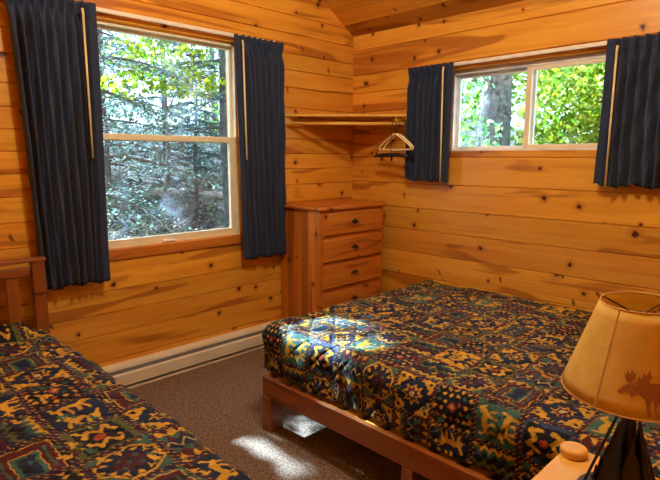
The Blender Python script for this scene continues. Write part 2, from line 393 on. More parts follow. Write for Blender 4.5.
# ------------------------------------------------------------------ corner shelf and hangers
sh = thing('corner_shelf', 'triangular pine corner shelf with a hanging rod below its front edge', 'shelf', (0, 0, 1.70))
K = .785
mb = MB(); tri = [(0, 0), (.60, 0), (.60, -.128), (K - .128, -.128), (0, -K)]
mb.prism(tri, lambda x, y: (x + .001, y - .001, .008), lambda x, y: (x + .001, y - .001, .026)); mb.build('shelf_board', M['lightwood'], sh, bevel=.002)
mb = MB(); mb.tube([(.005, -K + .025, -.043), (K - .145, -.125, -.043)], .0125, 12); mb.build('hanging_rod', M['lightwood'], sh, smooth=True)
mb = MB(); mb.box(.0005, .02, -K - .012, -.03, -.062, .006, grain=1); mb.build('cleat', M['wall'], sh, bevel=.002)
mb = MB(); mb.box(.03, .60, -.02, -.0005, -.062, .006, grain=0); mb.box(.58, .60, -.17, -.0205, -.062, .006, grain=1); mb.build('cleat', M['wall'], sh, bevel=.002)

def hanger(label, mat, s, ang, drop=0, w=.17, clips=False):
    """s: distance along the rod (0..1)"""
    px = .005 + s; py = -K + .025 + s
    t = thing('clothes_hanger', label, 'hanger', (px, py, 1.657 + .0125), ang, 'hangers on the corner rod')
    hk = [(0, 0, -.06 - drop), (0, 0, -.042)] + [(.0165 * math.sin(a), 0, -.0125 + .0165 * math.cos(a)) for a in np.linspace(R(150), R(-95), 14)]
    mb = MB(); mb.tube(hk, .0018, 6); mb.build('hook', M['bronze'], t, smooth=True)
    z = -.06 - drop
    if not clips:
        pts = [(0, 0, z), (.03, 0, z - .012), (w * .7, 0, z - .062), (w * .95, 0, z - .092), (w, 0, z - .108), (w * .97, 0, z - .118), (0, 0, z - .12), (-w * .97, 0, z - .118), (-w, 0, z - .108), (-w * .95, 0, z - .092), (-w * .7, 0, z - .062), (-.03, 0, z - .012), (0, 0, z)]
        mb = MB(); mb.tube(pts, .0066, 8); mb.build('hanger_frame', mat, t, smooth=True)
    else:
        mb = MB(); mb.tube([(-w, 0, z - .012), (-w * .5, 0, z), (w * .5, 0, z), (w, 0, z - .012)], [.009, .014, .014, .009], 8); mb.build('hanger_frame', mat, t, smooth=True)
        for q in (-w * .55, w * .05):
            mb = MB(); mb.box(q - .006, q + .006, -.006, .006, z - .045, z - .008); mb.build('clip', M['bronze'], t, bevel=.002)
    return t
hanger('tan plastic hanger on the corner rod, the one hooked nearer the corner', M['hanger'], .586, R(-8), .025, .17)
hanger('tan plastic hanger on the corner rod, beside the short curtain', M['hanger'], .604, R(-12), .025, .17)
hanger('dark clip hanger hanging lowest on the corner rod', M['black'], .566, R(-6), .182, .18, True)

# ------------------------------------------------------------------ chest of drawers
cx0, cx1, cy0, cy1 = .012, .445, -.812, -.118
ch = thing('chest_of_drawers', 'reddish honey pine chest of drawers standing in the corner', 'chest of drawers', (cx0, (cy0 + cy1) / 2, 0)); oc = Vector(ch.location)
def cb(name, bxs, mat, parent, bevel=.003, grain=0):
    mb = MB()
    for b in bxs: mb.box(b[0] - oc.x, b[1] - oc.x, b[2] - oc.y, b[3] - oc.y, b[4], b[5], grain=(b[6] if len(b) > 6 else grain))
    return mb.build(name, mat, parent, bevel=bevel)
for s in (0, 1):
    y0, y1 = (cy0, cy0 + .02) if s == 0 else (cy1 - .02, cy1)
    bx = []
    e = [cx0, cx0 + .075, cx0 + .145, cx0 + .235, cx0 + .31, cx1 - .055, cx1 - .012]
    for q0, q1 in zip(e[:-1], e[1:]): bx.append((q0, q1 - .0012, y0 + .003, y1, .0, 1.035, 2))
    mb = MB()
    for k_, b in enumerate(bx):
        mb.box(b[0] - oc.x, b[1] - oc.x, b[2] - oc.y, b[3] - oc.y, b[4], b[5], grain=2); v_ = [1.0, .62, .95, .70, 1.25, .85][k_]; mb.c[-8:] = [(v_, v_ * .98, v_ * .95)] * 8
    mb.build('side_panel', M['chest'], ch, bevel=.0015)
cb('corner_post', [(cx1 - .05, cx1, cy0, cy0 + .035, 0, 1.035, 2)], M['chest'], ch); cb('corner_post', [(cx1 - .05, cx1, cy1 - .035, cy1, 0, 1.035, 2)], M['chest'], ch)
cb('back_panel', [(cx0, cx0 + .01, cy0 + .02, cy1 - .02, .05, 1.03, 2)], M['chest'], ch)
cb('face_frame', [(cx1 - .03, cx1 - .008, cy0 + .03, cy1 - .03, z, z + .03, 1) for z in (.05, .235, .43, .624, .82)] + [(cx1 - .03, cx1 - .008, cy0 + .03, cy1 - .03, 1.015, 1.035, 1)], M['chest'], ch)
cb('chest_top', [(cx0 - .008, cx1 + .022, cy0 - .016, cy1 + .014, 1.036, 1.064, 1)], M['chest'], ch, bevel=.009)
cb('plinth', [(cx1 - .035, cx1 - .012, cy0 + .03, cy1 - .03, .0, .05, 1)], M['chest'], ch)
for (z0, z1) in ((.075, .24), (.262, .435), (.460, .640), (.655, .830), (.848, 1.022)):
    z1 -= .006; z0 += .006
    d = cb('drawer', [(cx1 - .02, cx1 + .012, cy0 + .028, cy1 - .028, z0, z1, 1), (cx0 + .03, cx1 - .02, cy0 + .04, cy1 - .04, z0 + .01, z1 - .03, 1)], M['chest'], ch, bevel=.006)
    yc = -.46 - oc.y; zc = (z0 + z1) / 2 + .002; xf = cx1 + .012 - oc.x
    mb = MB(); pl = [(-.038, .0), (-.028, .012), (-.016, .007), (-.008, .018), (0, .024), (.008, .018), (.016, .007), (.028, .012), (.038, .0), (.024, -.008), (.012, -.006), (0, -.020), (-.012, -.006), (-.024, -.008)]
    mb.prism(pl, lambda a, b: (xf, yc + a, zc + b), lambda a, b: (xf + .003, yc + a, zc + b))
    mb.tube([(xf + .003, yc + .024, zc + .002)] + [(xf + .018, yc + .026 * math.cos(a), zc + .002 - .018 * math.sin(a)) for a in np.linspace(0, math.pi, 9)] + [(xf + .003, yc - .024, zc + .002)], .003, 6)
    h = mb.build('handle', M['bronze'], d)

# ------------------------------------------------------------------ baseboard heater
hy0, hy1 = -2.62, -.865
ht = thing('baseboard_heater', 'long cream electric baseboard heater under the tall window', 'heater', (0.001, (hy0 + hy1) / 2, 0)); oh = Vector(ht.location)
def profile(mb, prof, y0, y1):
    n = len(prof); vs = [(x, y - oh.y, z) for y in (y0, y1) for x, z in prof]
    mb.add(vs, [tuple(range(n)), tuple(range(n, 2 * n))[::-1]] + [(i, (i + 1) % n, n + (i + 1) % n, n + i) for i in range(n)])
mb = MB(); profile(mb, [(0, .012), (.004, .012), (.004, .152), (.052, .145), (.056, .135), (.060, .135), (.056, .149), (.0, .160)], hy0, hy1); mb.build('back_and_top', M['heater'], ht)
mb = MB(); profile(mb, [(.062, .030), (.066, .030), (.066, .100), (.058, .110), (.054, .108), (.062, .098)], hy0 + .04, hy1 - .11); mb.build('front_panel', M['heater'], ht)
mb = MB(); profile(mb, [(0, .0), (.066, .0), (.068, .014), (.062, .014), (.06, .006), (0, .006)], hy0, hy1); mb.build('bottom_lip', M['heater'], ht)
mb = MB(); profile(mb, [(.0, .006), (.069, .0), (.069, .132), (.058, .153), (0, .162)], hy1 - .11, hy1 + .002); mb.build('end_cap', M['heater'], ht, bevel=.003)
mb = MB(); profile(mb, [(.0, .006), (.069, .0), (.069, .132), (.058, .153), (0, .162)], hy0 - .002, hy0 + .04); mb.build('end_cap', M['heater'], ht, bevel=.003)
mb = MB()
y = hy0 + .05
while y < hy1 - .12: mb.box(.010, .052, y - oh.y, y + .0015 - oh.y, .04, .115); y += .009
mb.tube([(.03, hy0 + .04 - oh.y, .075), (.03, hy1 - .11 - oh.y, .075)], .008, 8)
mb.build('heating_fins', M['fin'], ht)
mb = MB(); mb.box(.053, .0545, hy0 + .04 - oh.y, hy1 - .11 - oh.y, .02, .15); mb.build('inner_liner', M['dark'], ht)

# ------------------------------------------------------------------ quilt pattern (woven motifs as colours of the cloth)
PALETTE = dict(navy=srgb(28, 42, 70), denim=srgb(52, 74, 112), maroon=srgb(88, 32, 40), gold=srgb(224, 178, 54), cream=srgb(206, 190, 128), teal=srgb(66, 112, 98),
               olive=srgb(96, 108, 60), rust=srgb(176, 78, 44), ink=srgb(20, 24, 34), plum=srgb(62, 40, 56))
NP = 720; PER = 1.14; CELLS = 6   # 6x6 panels of .25 m, 2.5 mm
IMG = np.zeros((NP, NP, 3)); IMG[:] = PALETTE['navy']
S = NP // CELLS
yy, xx = np.mgrid[0:S, 0:S]; U = (xx + .5) / S; V = (yy + .5) / S
def inpoly(poly, U=U, V=V):
    m = np.zeros(U.shape, bool); n = len(poly)
    for i in range(n):
        x0, y0 = poly[i]; x1, y1 = poly[(i + 1) % n]
        if y0 == y1: continue
        c = ((y0 > V) != (y1 > V)) & (U < (x1 - x0) * (V - y0) / (y1 - y0) + x0); m ^= c
    return m
def seg(p, q, w):
    p = np.array(p, float); q = np.array(q, float); d = q - p; L = d @ d + 1e-9
    t = np.clip(((U - p[0]) * d[0] + (V - p[1]) * d[1]) / L, 0, 1)
    return np.hypot(U - p[0] - t * d[0], V - p[1] - t * d[1]) < w
def pline(ps, w, close=False):
    m = np.zeros(U.shape, bool)
    for a, b in zip(ps, ps[1:] + ([ps[0]] if close else [])): m |= seg(a, b, w)
    return m
def hexag(r, sx=1.0): return [(.5 + r * sx * math.cos(a), .5 + r * math.sin(a)) for a in [math.pi / 8 + k * math.pi / 4 for k in range(8)]]
def P_(n): return np.array(PALETTE[n])
def t_medal(r_):
    a = np.zeros((S, S, 3)); a[:] = P_('teal'); a[pline(hexag(.45), .022, True)] = P_('gold'); a[inpoly(hexag(.43))] = P_('navy')
    for k in range(12):
        an = k * math.pi / 6; c = np.array([.5 + .34 * math.cos(an), .5 + .34 * math.sin(an)]); tn = np.array([-math.sin(an), math.cos(an)]); o = np.array([math.cos(an), math.sin(an)])
        a[inpoly([tuple(c + tn * .055 + o * .045), tuple(c - tn * .055 + o * .045), tuple(c - o * .07)])] = P_('gold')
    a[inpoly(hexag(.23))] = P_('maroon')
    for q in (.38, .5, .62):
        for p in (.38, .5, .62): a[(abs(U - q) + abs(V - p)) < .045] = P_('navy' if (q == .5) ^ (p == .5) else 'teal')
    return a
def t_star(r_):
    a = np.zeros((S, S, 3)); a[:] = P_('navy')
    for sx in (-1, 1):
        for sy in (-1, 1):
            X = .5 + sx * (U - .5); Y = .5 + sy * (V - .5)
            a[(X > .70) & (Y > .70) & (X + Y > 1.5)] = P_('gold'); a[(X > .60) & (X < .72) & (Y > .86)] = P_('gold'); a[(Y > .60) & (Y < .72) & (X > .86)] = P_('gold')
            a[(X > .82) & (X < .9) & (Y > .80) & (Y < .88)] = P_('ink')
    st = []
    for k in range(16): r = .27 if k % 2 == 0 else .15; st.append((.5 + r * math.cos(k * math.pi / 8), .5 + r * math.sin(k * math.pi / 8)))
    a[inpoly(st)] = P_('gold'); a[inpoly([(.5 + .75 * (x - .5), .5 + .75 * (y - .5)) for x, y in st])] = P_('maroon'); a[np.hypot(U - .5, V - .5) < .07] = P_('cream')
    return a
def animal(c, s, f=1):
    x, y = c; g = lambda p, q: (x + f * p * s, y + q * s)
    m = pline([g(-.9, .1), g(-.3, -.1), g(.5, 0), g(.9, -.5)], .06) | pline([g(.9, -.5), g(1.2, -.35)], .035) | pline([g(-.7, 0), g(-.9, .8)], .03) | pline([g(-.4, 0), g(-.2, .8)], .03) | pline([g(.4, .1), g(.3, .8)], .03) | pline([g(.6, 0), g(.9, .7)], .03) | pline([g(-.9, .1), g(-1.2, -.5)], .025)
    return m
def t_lizard(r_):
    a = np.zeros((S, S, 3)); bg, fg = [('gold', 'teal'), ('teal', 'gold'), ('gold', 'navy'), ('navy', 'gold')][r_.integers(4)]
    a[:] = P_(bg); a[animal((.5, .28), .26)] = P_(fg); a[animal((.5, .74), .26, -1)] = P_(fg)
    a[(abs(U - .5) > .46) & (((V * 8).astype(int)) % 2 == 0)] = P_('maroon'); return a
def t_door(r_):
    a = np.zeros((S, S, 3)); a[:] = P_('teal' if r_.random() < .5 else 'ink')
    for lo, hi, c in ((.10, .90, 'gold'), (.125, .875, 'maroon'), (.30, .70, 'gold'), (.32, .68, 'teal'), (.38, .62, 'navy')):
        a[(U > lo) & (U < hi) & (V > .1 + (lo - .1)) & (V < .98 - (lo - .1) * .3)] = P_(c)
    a[(U > .2) & (U < .24) & (V > .25) & (V < .85)] = P_('teal'); a[(U > .76) & (U < .8) & (V > .25) & (V < .85)] = P_('teal')
    return a
def t_dots(r_):
    a = np.zeros((S, S, 3)); a[:] = P_('ink' if r_.random() < .5 else 'navy')
    for i in range(6):
        for j in range(6):
            c = ((i + .5 + .5 * (j % 2)) / 6.2, (j + .5) / 6)
            a[(abs(U - c[0]) + abs(V - c[1])) < .055] = P_(['gold', 'rust', 'teal', 'gold'][r_.integers(4)])
    st = (abs(U - .5) + abs(V - .5)); a[st < .2] = P_('navy'); a[st < .12] = P_('rust'); a[st < .05] = P_('gold'); return a
def t_tri(r_):
    a = np.zeros((S, S, 3)); a[:] = P_('maroon'); k = 5
    fu = (U * k) % 1; fv = (V * k) % 1; a[(fv > 2 * abs(fu - .5)) & (((V * k).astype(int)) % 2 == 0)] = P_('gold'); a[(1 - fv > 2 * abs(fu - .5)) & (((V * k).astype(int)) % 2 == 1)] = P_('teal')
    a[abs(V - .5) < .13] = P_('navy'); z = abs(((U * 4) % 1) - .5) * .36 + .41; a[abs(V - z) < .025] = P_('cream'); return a
def t_zig(r_):
    a = np.zeros((S, S, 3)); cs = ['navy', 'teal', 'gold', 'ink', 'maroon', 'navy', 'olive', 'ink']; z = (V * 11 + abs(((U * 5) % 1) - .5) * 2.2)
    idx = z.astype(int) % 8
    for i, c in enumerate(cs): a[idx == i] = P_(c)
    return a
def t_bear(r_):
    a = np.zeros((S, S, 3)); a[:] = P_('olive' if r_.random() < .4 else 'denim'); a[(abs(U - .5) < .4) & (abs(V - .5) < .34)] = P_('ink')
    for s_ in (-1, 1):
        m = pline([(.5 + s_ * .1, .3), (.5 + s_ * .3, .4), (.5 + s_ * .15, .55), (.5 + s_ * .32, .68), (.5 + s_ * .1, .75)], .04); a[m] = P_('gold')
    a[np.hypot(U - .5, V - .5) < .09] = P_('rust'); return a
TT = [t_medal, t_star, t_lizard, t_door, t_dots, t_tri, t_zig, t_bear]
rq = np.random.default_rng(11)
lay = [[0, 3, 1, 4, 2, 7], [5, 2, 6, 0, 3, 1], [1, 4, 2, 7, 5, 0], [6, 0, 3, 1, 2, 4], [2, 7, 5, 4, 0, 6], [4, 1, 0, 2, 6, 3]]
for j in range(CELLS):
    for i in range(CELLS):
        tl = TT[lay[j][i]](rq)
        if (i + j) % 3 == 1: tl = tl.transpose(1, 0, 2)
        b = 6; bw = np.minimum(np.minimum(U, 1 - U), np.minimum(V, 1 - V))
        tl = tl.copy(); tl[bw < .055] = P_('maroon'); zz = (((U + V) * 14) % 1 < .5); tl[(bw < .055) & zz] = P_('navy'); tl[(bw < .055) & (bw > .02) & (((U - V) * 9) % 1 < .16)] = P_('gold'); tl[(bw < .012)] = P_('navy')
        IMG[j * S:(j + 1) * S, i * S:(i + 1) * S] = tl
# small scattered hooks, arrows and teal patches woven over the panels
for _ in range(330):
    x_, y_ = rq.integers(0, NP, 2); k_ = rq.integers(3, 8); c_ = P_(['gold', 'teal', 'navy', 'gold', 'ink', 'teal', 'maroon', 'olive'][rq.integers(8)])
    for (dx_, dy_) in [((0, 0), (1, 0), (2, 0), (2, 1)), ((0, 0), (0, 1), (1, 1), (1, 2)), ((0, 0), (1, 1), (2, 0), (1, 0))][rq.integers(3)]:
        ys = (np.arange(y_ + dy_ * k_, y_ + dy_ * k_ + k_)) % NP; xs = (np.arange(x_ + dx_ * k_, x_ + dx_ * k_ + k_)) % NP; IMG[np.ix_(ys, xs)] = c_
big = rq.random((36, 36)); big = np.kron(big, np.ones((NP // 36, NP // 36)))[:NP, :NP]; fine_ = rq.random((NP, NP))
IMG *= (.72 + .35 * big + .30 * (fine_ - .5))[..., None]
# woven irregularity
xi, yi = np.meshgrid(np.arange(NP), np.arange(NP))
sx_ = (1.6 * np.sin(yi / 9.0) + 1.3 * np.sin(yi / 3.7 + xi / 20)).astype(int); sy_ = (1.6 * np.sin(xi / 8.0) + 1.0 * np.sin(xi / 3.1 + yi / 25)).astype(int)
IMG = IMG[(yi + sy_) % NP, (xi + sx_) % NP]
def sampled(u, v):
    return IMG[(np.floor(v / PER * NP).astype(int)) % NP, (np.floor(u / PER * NP).astype(int)) % NP]

def quilt(name, label, x0, x1, y0, y1, ztop, r, drop, step, org, off, per=1.0, rot=False, hump=None, seed=0, group='southwestern pattern quilts', cut=None):
    """cloth over the mattress box; org = origin of the object"""
    cxa, cxb, cya, cyb = x0 + r, x1 - r, y0 + r, y1 - r
    dm = r * math.pi / 2 + drop
    us = np.arange(cxa - dm, cxb + dm + step, step); vs = np.arange(cya - dm, cyb + dm + step, step)
    Ux, Vy = np.meshgrid(us, vs)
    kx = np.clip(Ux, cxa, cxb); ky = np.clip(Vy, cya, cyb); qx = Ux - kx; qy = Vy - ky
    d = np.maximum(abs(qx), abs(qy)); nn = np.hypot(qx, qy) + 1e-9; dx, dy = qx / nn, qy / nn
    a = np.clip(d / r, 0, math.pi / 2); ex = np.clip(d - r * math.pi / 2, 0, None)
    hor = r * np.sin(a) - .03 * ex + .010 * np.sin(a) * np.sin((Ux + Vy) * 9 + seed)
    Z = ztop - r * (1 - np.cos(a)) - ex
    # puffs and wrinkles along the normal
    def wob(sx, sy, ph): return np.sin(Ux * sx + ph + 1.3 * np.sin(Vy * sy * .7 + ph)) * np.sin(Vy * sy + ph * 2 + 1.1 * np.sin(Ux * sx * .6))
    w = .007 * wob(7, 6, seed + 1) + .004 * wob(17, 14, seed + 2) + .0028 * wob(38, 33, seed + 3)
    for dq in (1, -1):
        st = ((Ux + dq * Vy * .9) / .155) % 1; w -= .0045 * np.exp(-((st - .5) / .055) ** 2)
    w += .003 * np.sin(Ux * 60 + 4 * np.sin(Vy * 6)) * np.clip(ex / .05, 0, 1)
    X = kx + dx * (hor + w * np.sin(a)); Y = ky + dy * (hor + w * np.sin(a)); Z = Z + w * np.cos(a)
    if hump is not None: Z = Z + hump(X, Y)
    h, wd = Ux.shape
    co = np.stack([X - org[0], Y - org[1], Z - org[2]], -1).reshape(-1, 3)
    idx = np.arange(h * wd).reshape(h, wd)
    q = np.stack([idx[:-1, :-1], idx[:-1, 1:], idx[1:, 1:], idx[1:, :-1]], -1).reshape(-1, 4)
    me = bpy.data.meshes.new(name); me.vertices.add(len(co)); me.vertices.foreach_set('co', co.astype(np.float32).ravel())
    me.loops.add(q.size); me.loops.foreach_set('vertex_index', q.ravel().astype(np.int32))
    me.polygons.add(len(q)); me.polygons.foreach_set('loop_start', np.arange(0, q.size, 4, dtype=np.int32)); me.update(calc_edges=True)
    me.polygons.foreach_set('use_smooth', np.ones(len(q), bool))
    pu, pv = (Ux, Vy) if not rot else (Vy, -Ux)
    c = sampled((pu + off[0]) / per, (pv + off[1]) / per).reshape(-1, 3)
    at = me.color_attributes.new('qc', 'FLOAT_COLOR', 'POINT'); at.data.foreach_set('color', np.concatenate([c, np.ones((len(c), 1))], 1).astype(np.float32).ravel())
    me.materials.append(M['quilt']); o = bpy.data.objects.new(name, me); COL.objects.link(o); o.location = org
    s = o.modifiers.new('solid', 'SOLIDIFY'); s.thickness = .006; s.offset = -1
    return tag(o, label, 'quilt', group)

# ------------------------------------------------------------------ double bed
BX0, BX1, BY0, BY1 = .96, 2.98, -1.752, -.225
bd = thing('double_bed', 'low platform bed of reddish brown wood along the right wall', 'bed', ((BX0 + BX1) / 2, (BY0 + BY1) / 2, 0)); ob = Vector(bd.location)
def bb(name, bxs, mat, parent, o, bevel=.004):
    mb = MB()
    for b in bxs: mb.box(b[0] - o.x, b[1] - o.x, b[2] - o.y, b[3] - o.y, b[4], b[5], grain=(b[6] if len(b) > 6 else 0))
    return mb.build(name, mat, parent, bevel=bevel)
RY = -1.752; FX = 1.025
bb('side_rail', [(FX + .002, 3.0, RY - .028, RY, .190, .292, 0)], M['bedwood'], bd, ob)
bb('side_rail', [(FX + .002, 3.0, -.218, -.190, .190, .292, 0)], M['bedwood'], bd, ob)
bb('end_rail', [(FX + .002, FX + .03, RY + .001, -.219, .190, .292, 1)], M['bedwood'], bd, ob)
for x, y in ((FX, RY - .03), (FX, -.26), (2.93, RY - .03), (2.93, -.26)):
    bb('leg', [(x, x + .07, y, y + .07 if y > -1 else y + .085, 0, .189, 2)], M['bedwood'], bd, ob)
bb('leg', [(1.931, 1.987, RY - .001 - .027, RY + .045, 0, .189, 2)], M['bedwood'], bd, ob)
x = FX + .05; k = 0
while x < 2.9:
    bb('slat', [(x, x + .075, RY + .001, -.220, .258, .280, 1)], M['lightwood'], bd, ob, bevel=.002); x += .125
bb('headboard', [(3.001, 3.04, RY - .02, -.20, .15, .95, 1)], M['bedwood'], bd, ob)
mb = MB(); mb.box(BX0 + .03 - ob.x, BX1 - .01 - ob.x, BY0 + .035 - ob.y, BY1 - .03 - ob.y, .283, .525)
mt = mb.build('mattress', M['mattress'], None, bevel=.05, origin=(0, 0, 0)); mt.location = ob; tag(mt, 'mattress under the quilt on the large bed', 'mattress')
quilt('quilt', 'dark tapestry-patterned quilt spread on the large bed in the middle of the room', BX0 - .01, BX1, BY0, BY1, .555, .075, .170, .0036, (ob.x, ob.y, .35), (.23, .12), per=.92, seed=1)

# ------------------------------------------------------------------ single bed
SX0, SX1, SY0, SY1 = .15, 2.01, -3.52, -2.528
sb = thing('single_bed', 'wooden bed with slatted headboard against the window wall at left', 'bed', ((SX0 + SX1) / 2, (SY0 + SY1) / 2, 0)); os_ = Vector(sb.location)
for y0 in (-2.575, -3.56):
    bb('headboard_post', [(.085, .135, y0 + .01, y0 + .07, 0, .872, 2)], M['bedwood'], sb, os_)
bb('headboard_cap', [(.078, .142, -3.565, -2.498, .873, .891, 1)], M['bedwood'], sb, os_, .003)
bb('top_rail', [(.095, .125, -3.499, -2.576, .80, .845, 1)], M['bedwood'], sb, os_)
bb('bottom_rail', [(.095, .125, -3.499, -2.576, .36, .46, 1)], M['bedwood'], sb, os_)
for k in range(7):
    y0 = -2.685 - k * .135; bb('headboard_slat', [(.102, .118, y0, y0 + .055, .461, .799, 2)], M['bedwood'], sb, os_, .002)
bb('side_rail', [(.136, 2.0, -2.60, -2.572, .22, .33, 0)], M['bedwood'], sb, os_); bb('side_rail', [(.136, 2.0, -3.53, -3.502, .22, .33, 0)], M['bedwood'], sb, os_)
bb('end_rail', [(1.972, 2.0, -3.501, -2.601, .22, .33, 1)], M['bedwood'], sb, os_)
for y0 in (-2.64, -3.53): bb('leg', [(1.93, 2.0, y0, y0 + .068, 0, .219, 2)], M['bedwood'], sb, os_)
bb('platform', [(.14, 1.971, -3.5, -2.602, .30, .318, 0)], M['bedwood'], sb, os_)
mb = MB(); mb.box(SX0 + .03 - os_.x, SX1 - .04 - os_.x, SY0 + .035 - os_.y, SY1 - .035 - os_.y, .32, .49)
mt = mb.build('mattress', M['mattress'], None, bevel=.05); mt.location = os_; tag(mt, 'mattress under the quilt on the single bed at left', 'mattress')
hump = lambda X, Y: .055 * np.clip(1 - ((X - .16) / .14) ** 2, 0, 1) * np.clip((-2.60 - Y) / .05, 0, 1) - .012 * np.exp(-((X - .315) / .018) ** 2) * (Y < -2.58)
quilt('quilt', 'dark tapestry-patterned quilt on the single bed at lower left', SX0, SX1, SY0, SY1, .54, .07, .10, .0036, (os_.x, os_.y, .35), (.95, .33), per=1.12, seed=5, hump=hump)

# ------------------------------------------------------------------ nightstand, knob, lamp
NX0, NX1, NY0, NY1, NZ = 2.603, 3.06, -2.33, -1.888, .60
ns = thing('nightstand', 'light pine nightstand with a round knob on its far corner', 'nightstand', ((NX0 + NX1) / 2, (NY0 + NY1) / 2, 0)); on = Vector(ns.location)
bb('nightstand_top', [(NX0, NX1, NY0, NY1, NZ - .03, NZ, 1)], M['lightwood'], ns, on, .006)
for x in (NX0 + .02, NX1 - .065):
    for y in (NY0 + .02, NY1 - .065): bb('leg', [(x, x + .045, y, y + .045, 0, NZ - .031, 2)], M['lightwood'], ns, on)
bb('apron', [(NX0 + .03, NX1 - .03, NY0 + .03, NY0 + .05, .42, NZ - .032, 0), (NX0 + .03, NX1 - .03, NY1 - .05, NY1 - .03, .42, NZ - .032, 0), (NX0 + .03, NX0 + .05, NY0 + .05, NY1 - .05, .42, NZ - .032, 1), (NX1 - .05, NX1 - .03, NY0 + .05, NY1 - .05, .42, NZ - .032, 1)], M['lightwood'], ns, on)
bb('shelf', [(NX0 + .03, NX1 - .03, NY0 + .03, NY1 - .03, .18, .20, 0)], M['lightwood'], ns, on)
mb = MB(); mb.lathe([(.0335, .0), (.036, .004), (.036, .017), (.032, .022), (.02, .0235)], (2.636 - on.x, -1.934 - on.y, NZ + .0003), 32); mb.build('corner_knob', M['lightwood'], ns, smooth=False, bevel=.001)

LX, LY = 2.798, -2.058
lp = thing('table_lamp', 'table lamp with parchment cone shade printed with a moose, on black iron base', 'lamp', (LX, LY, NZ)); 
ZB, ZT, RB, RT = .286, .492, .152, .079
mb = MB(); n = 64
prof = [(RB, ZB), (RT, ZT)]; rows = 8; vs = []
for j in range(rows + 1):
    q = j / rows
    for k in range(n): a = 2 * math.pi * k / n; r = RB + (RT - RB) * q; vs.append((r * math.cos(a), r * math.sin(a), ZB + (ZT - ZB) * q))
mb.add(vs, [(j * n + k, j * n + (k + 1) % n, (j + 1) * n + (k + 1) % n, (j + 1) * n + k) for j in range(rows) for k in range(n)])
sd_ = mb.build('lamp_shade', M['shade'], lp, smooth=True, solid=.0014)
for rr, zz in ((RB, ZB), (RT, ZT)):
    mb = MB(); mb.tube([(rr * math.cos(a), rr * math.sin(a), zz) for a in np.linspace(0, 2 * math.pi, 65)], .0018, 6); mb.build('rim', M['seam'], sd_, smooth=True)
camdir = math.atan2(-3.371 - LY, 3.130 - LX)     # towards the viewer
ca = math.cos; 
def cone(th, h, off=.0013):
    r = RB + (RT - RB) * (h / (ZT - ZB)) + off; return (r * math.cos(th), r * math.sin(th), ZB + h)
mb = MB(); th = camdir - R(35) - R(0)
# seam a third of the way round from the viewer
for th in (camdir - R(27),):
    mb.add([cone(th - .008, 0), cone(th + .008, 0), cone(th + .012, ZT - ZB), cone(th - .012, ZT - ZB), cone(th - .008, 0, .0022), cone(th + .008, 0, .0022), cone(th + .012, ZT - ZB, .0022), cone(th - .012, ZT - ZB, .0022)], [(0, 1, 2, 3), (4, 5, 6, 7), (0, 1, 5, 4), (2, 3, 7, 6), (0, 3, 7, 4), (1, 2, 6, 5)])
mb.build('seam', M['seam'], sd_)
# printed moose: small cells wrapped on the cone
def P2(poly): return poly
moose = [
 [(.30, .52), (.42, .60), (.62, .58), (.95, .60), (1.08, .52), (1.10, .36), (1.0, .30), (.75, .30), (.55, .28), (.42, .32), (.36, .38)],      # body
 [(.30, .52), (.22, .55), (.12, .50), (.02, .40), (.00, .35), (.06, .33), (.14, .37), (.20, .38), (.24, .30), (.28, .34), (.36, .38), (.42, .5)],   # head and dewlap
 [(.46, .34), (.56, .34), (.54, .14), (.56, .02), (.50, .02), (.48, .15)], [(.60, .34), (.70, .32), (.66, .14), (.68, .02), (.62, .02), (.60, .15)],
 [(.90, .34), (1.0, .34), (.98, .15), (1.0, .02), (.94, .02), (.92, .15)], [(1.0, .4), (1.1, .36), (1.10, .2), (1.12, .02), (1.06, .02), (1.04, .2)],
 [(.16, .54), (.10, .62), (.08, .72), (.12, .66), (.14, .76), (.18, .68), (.22, .78), (.25, .70), (.30, .74), (.28, .62), (.22, .56)],   # antler
 [(.26, .54), (.32, .58), (.34, .68), (.40, .64), (.42, .74), (.48, .70), (.54, .80), (.57, .70), (.60, .70), (.52, .60), (.40, .55)]]
H_ = .114; cell = .0013
ni = int(1.25 * H_ / cell); nj = int(.85 * H_ / cell)
uu, vv = np.meshgrid((np.arange(ni) + .5) * cell / H_ - .05, (np.arange(nj) + .5) * cell / H_)
mk = np.zeros(uu.shape, bool)
for p in moose: mk |= inpoly(p, uu, vv)
mb = MB(); th0 = camdir - R(12); hb = .006
for j in range(nj):
    for i in range(ni):
        if mk[j, i]:
            def q(a, b):
                h = hb + b * cell; r = RB + (RT - RB) * (h / (ZT - ZB)); return cone(th0 + (a * cell - .05 * H_) / .14, h, .0016)
            mb.add([q(i, j), q(i + 1, j), q(i + 1, j + 1), q(i, j + 1)], [(0, 1, 2, 3)])
mo = mb.build('moose_print', M['moose'], sd_); mo['label'] = 'brown moose silhouette printed on the shade'
hdv = Vector((-math.sin(R(45.249)), math.cos(R(45.249)), 0)); rrv = Vector((math.cos(R(45.249)), math.sin(R(45.249)), 0))
axv = (Vector((0, 0, 1)) - .039 * rrv - .037 * hdv).normalized(); rotq = Vector((0, 0, 1)).rotation_difference(axv)
sd_.matrix_local = Matrix.Translation((0, 0, ZB)) @ rotq.to_matrix().to_4x4() @ Matrix.Translation((0, 0, -ZB))
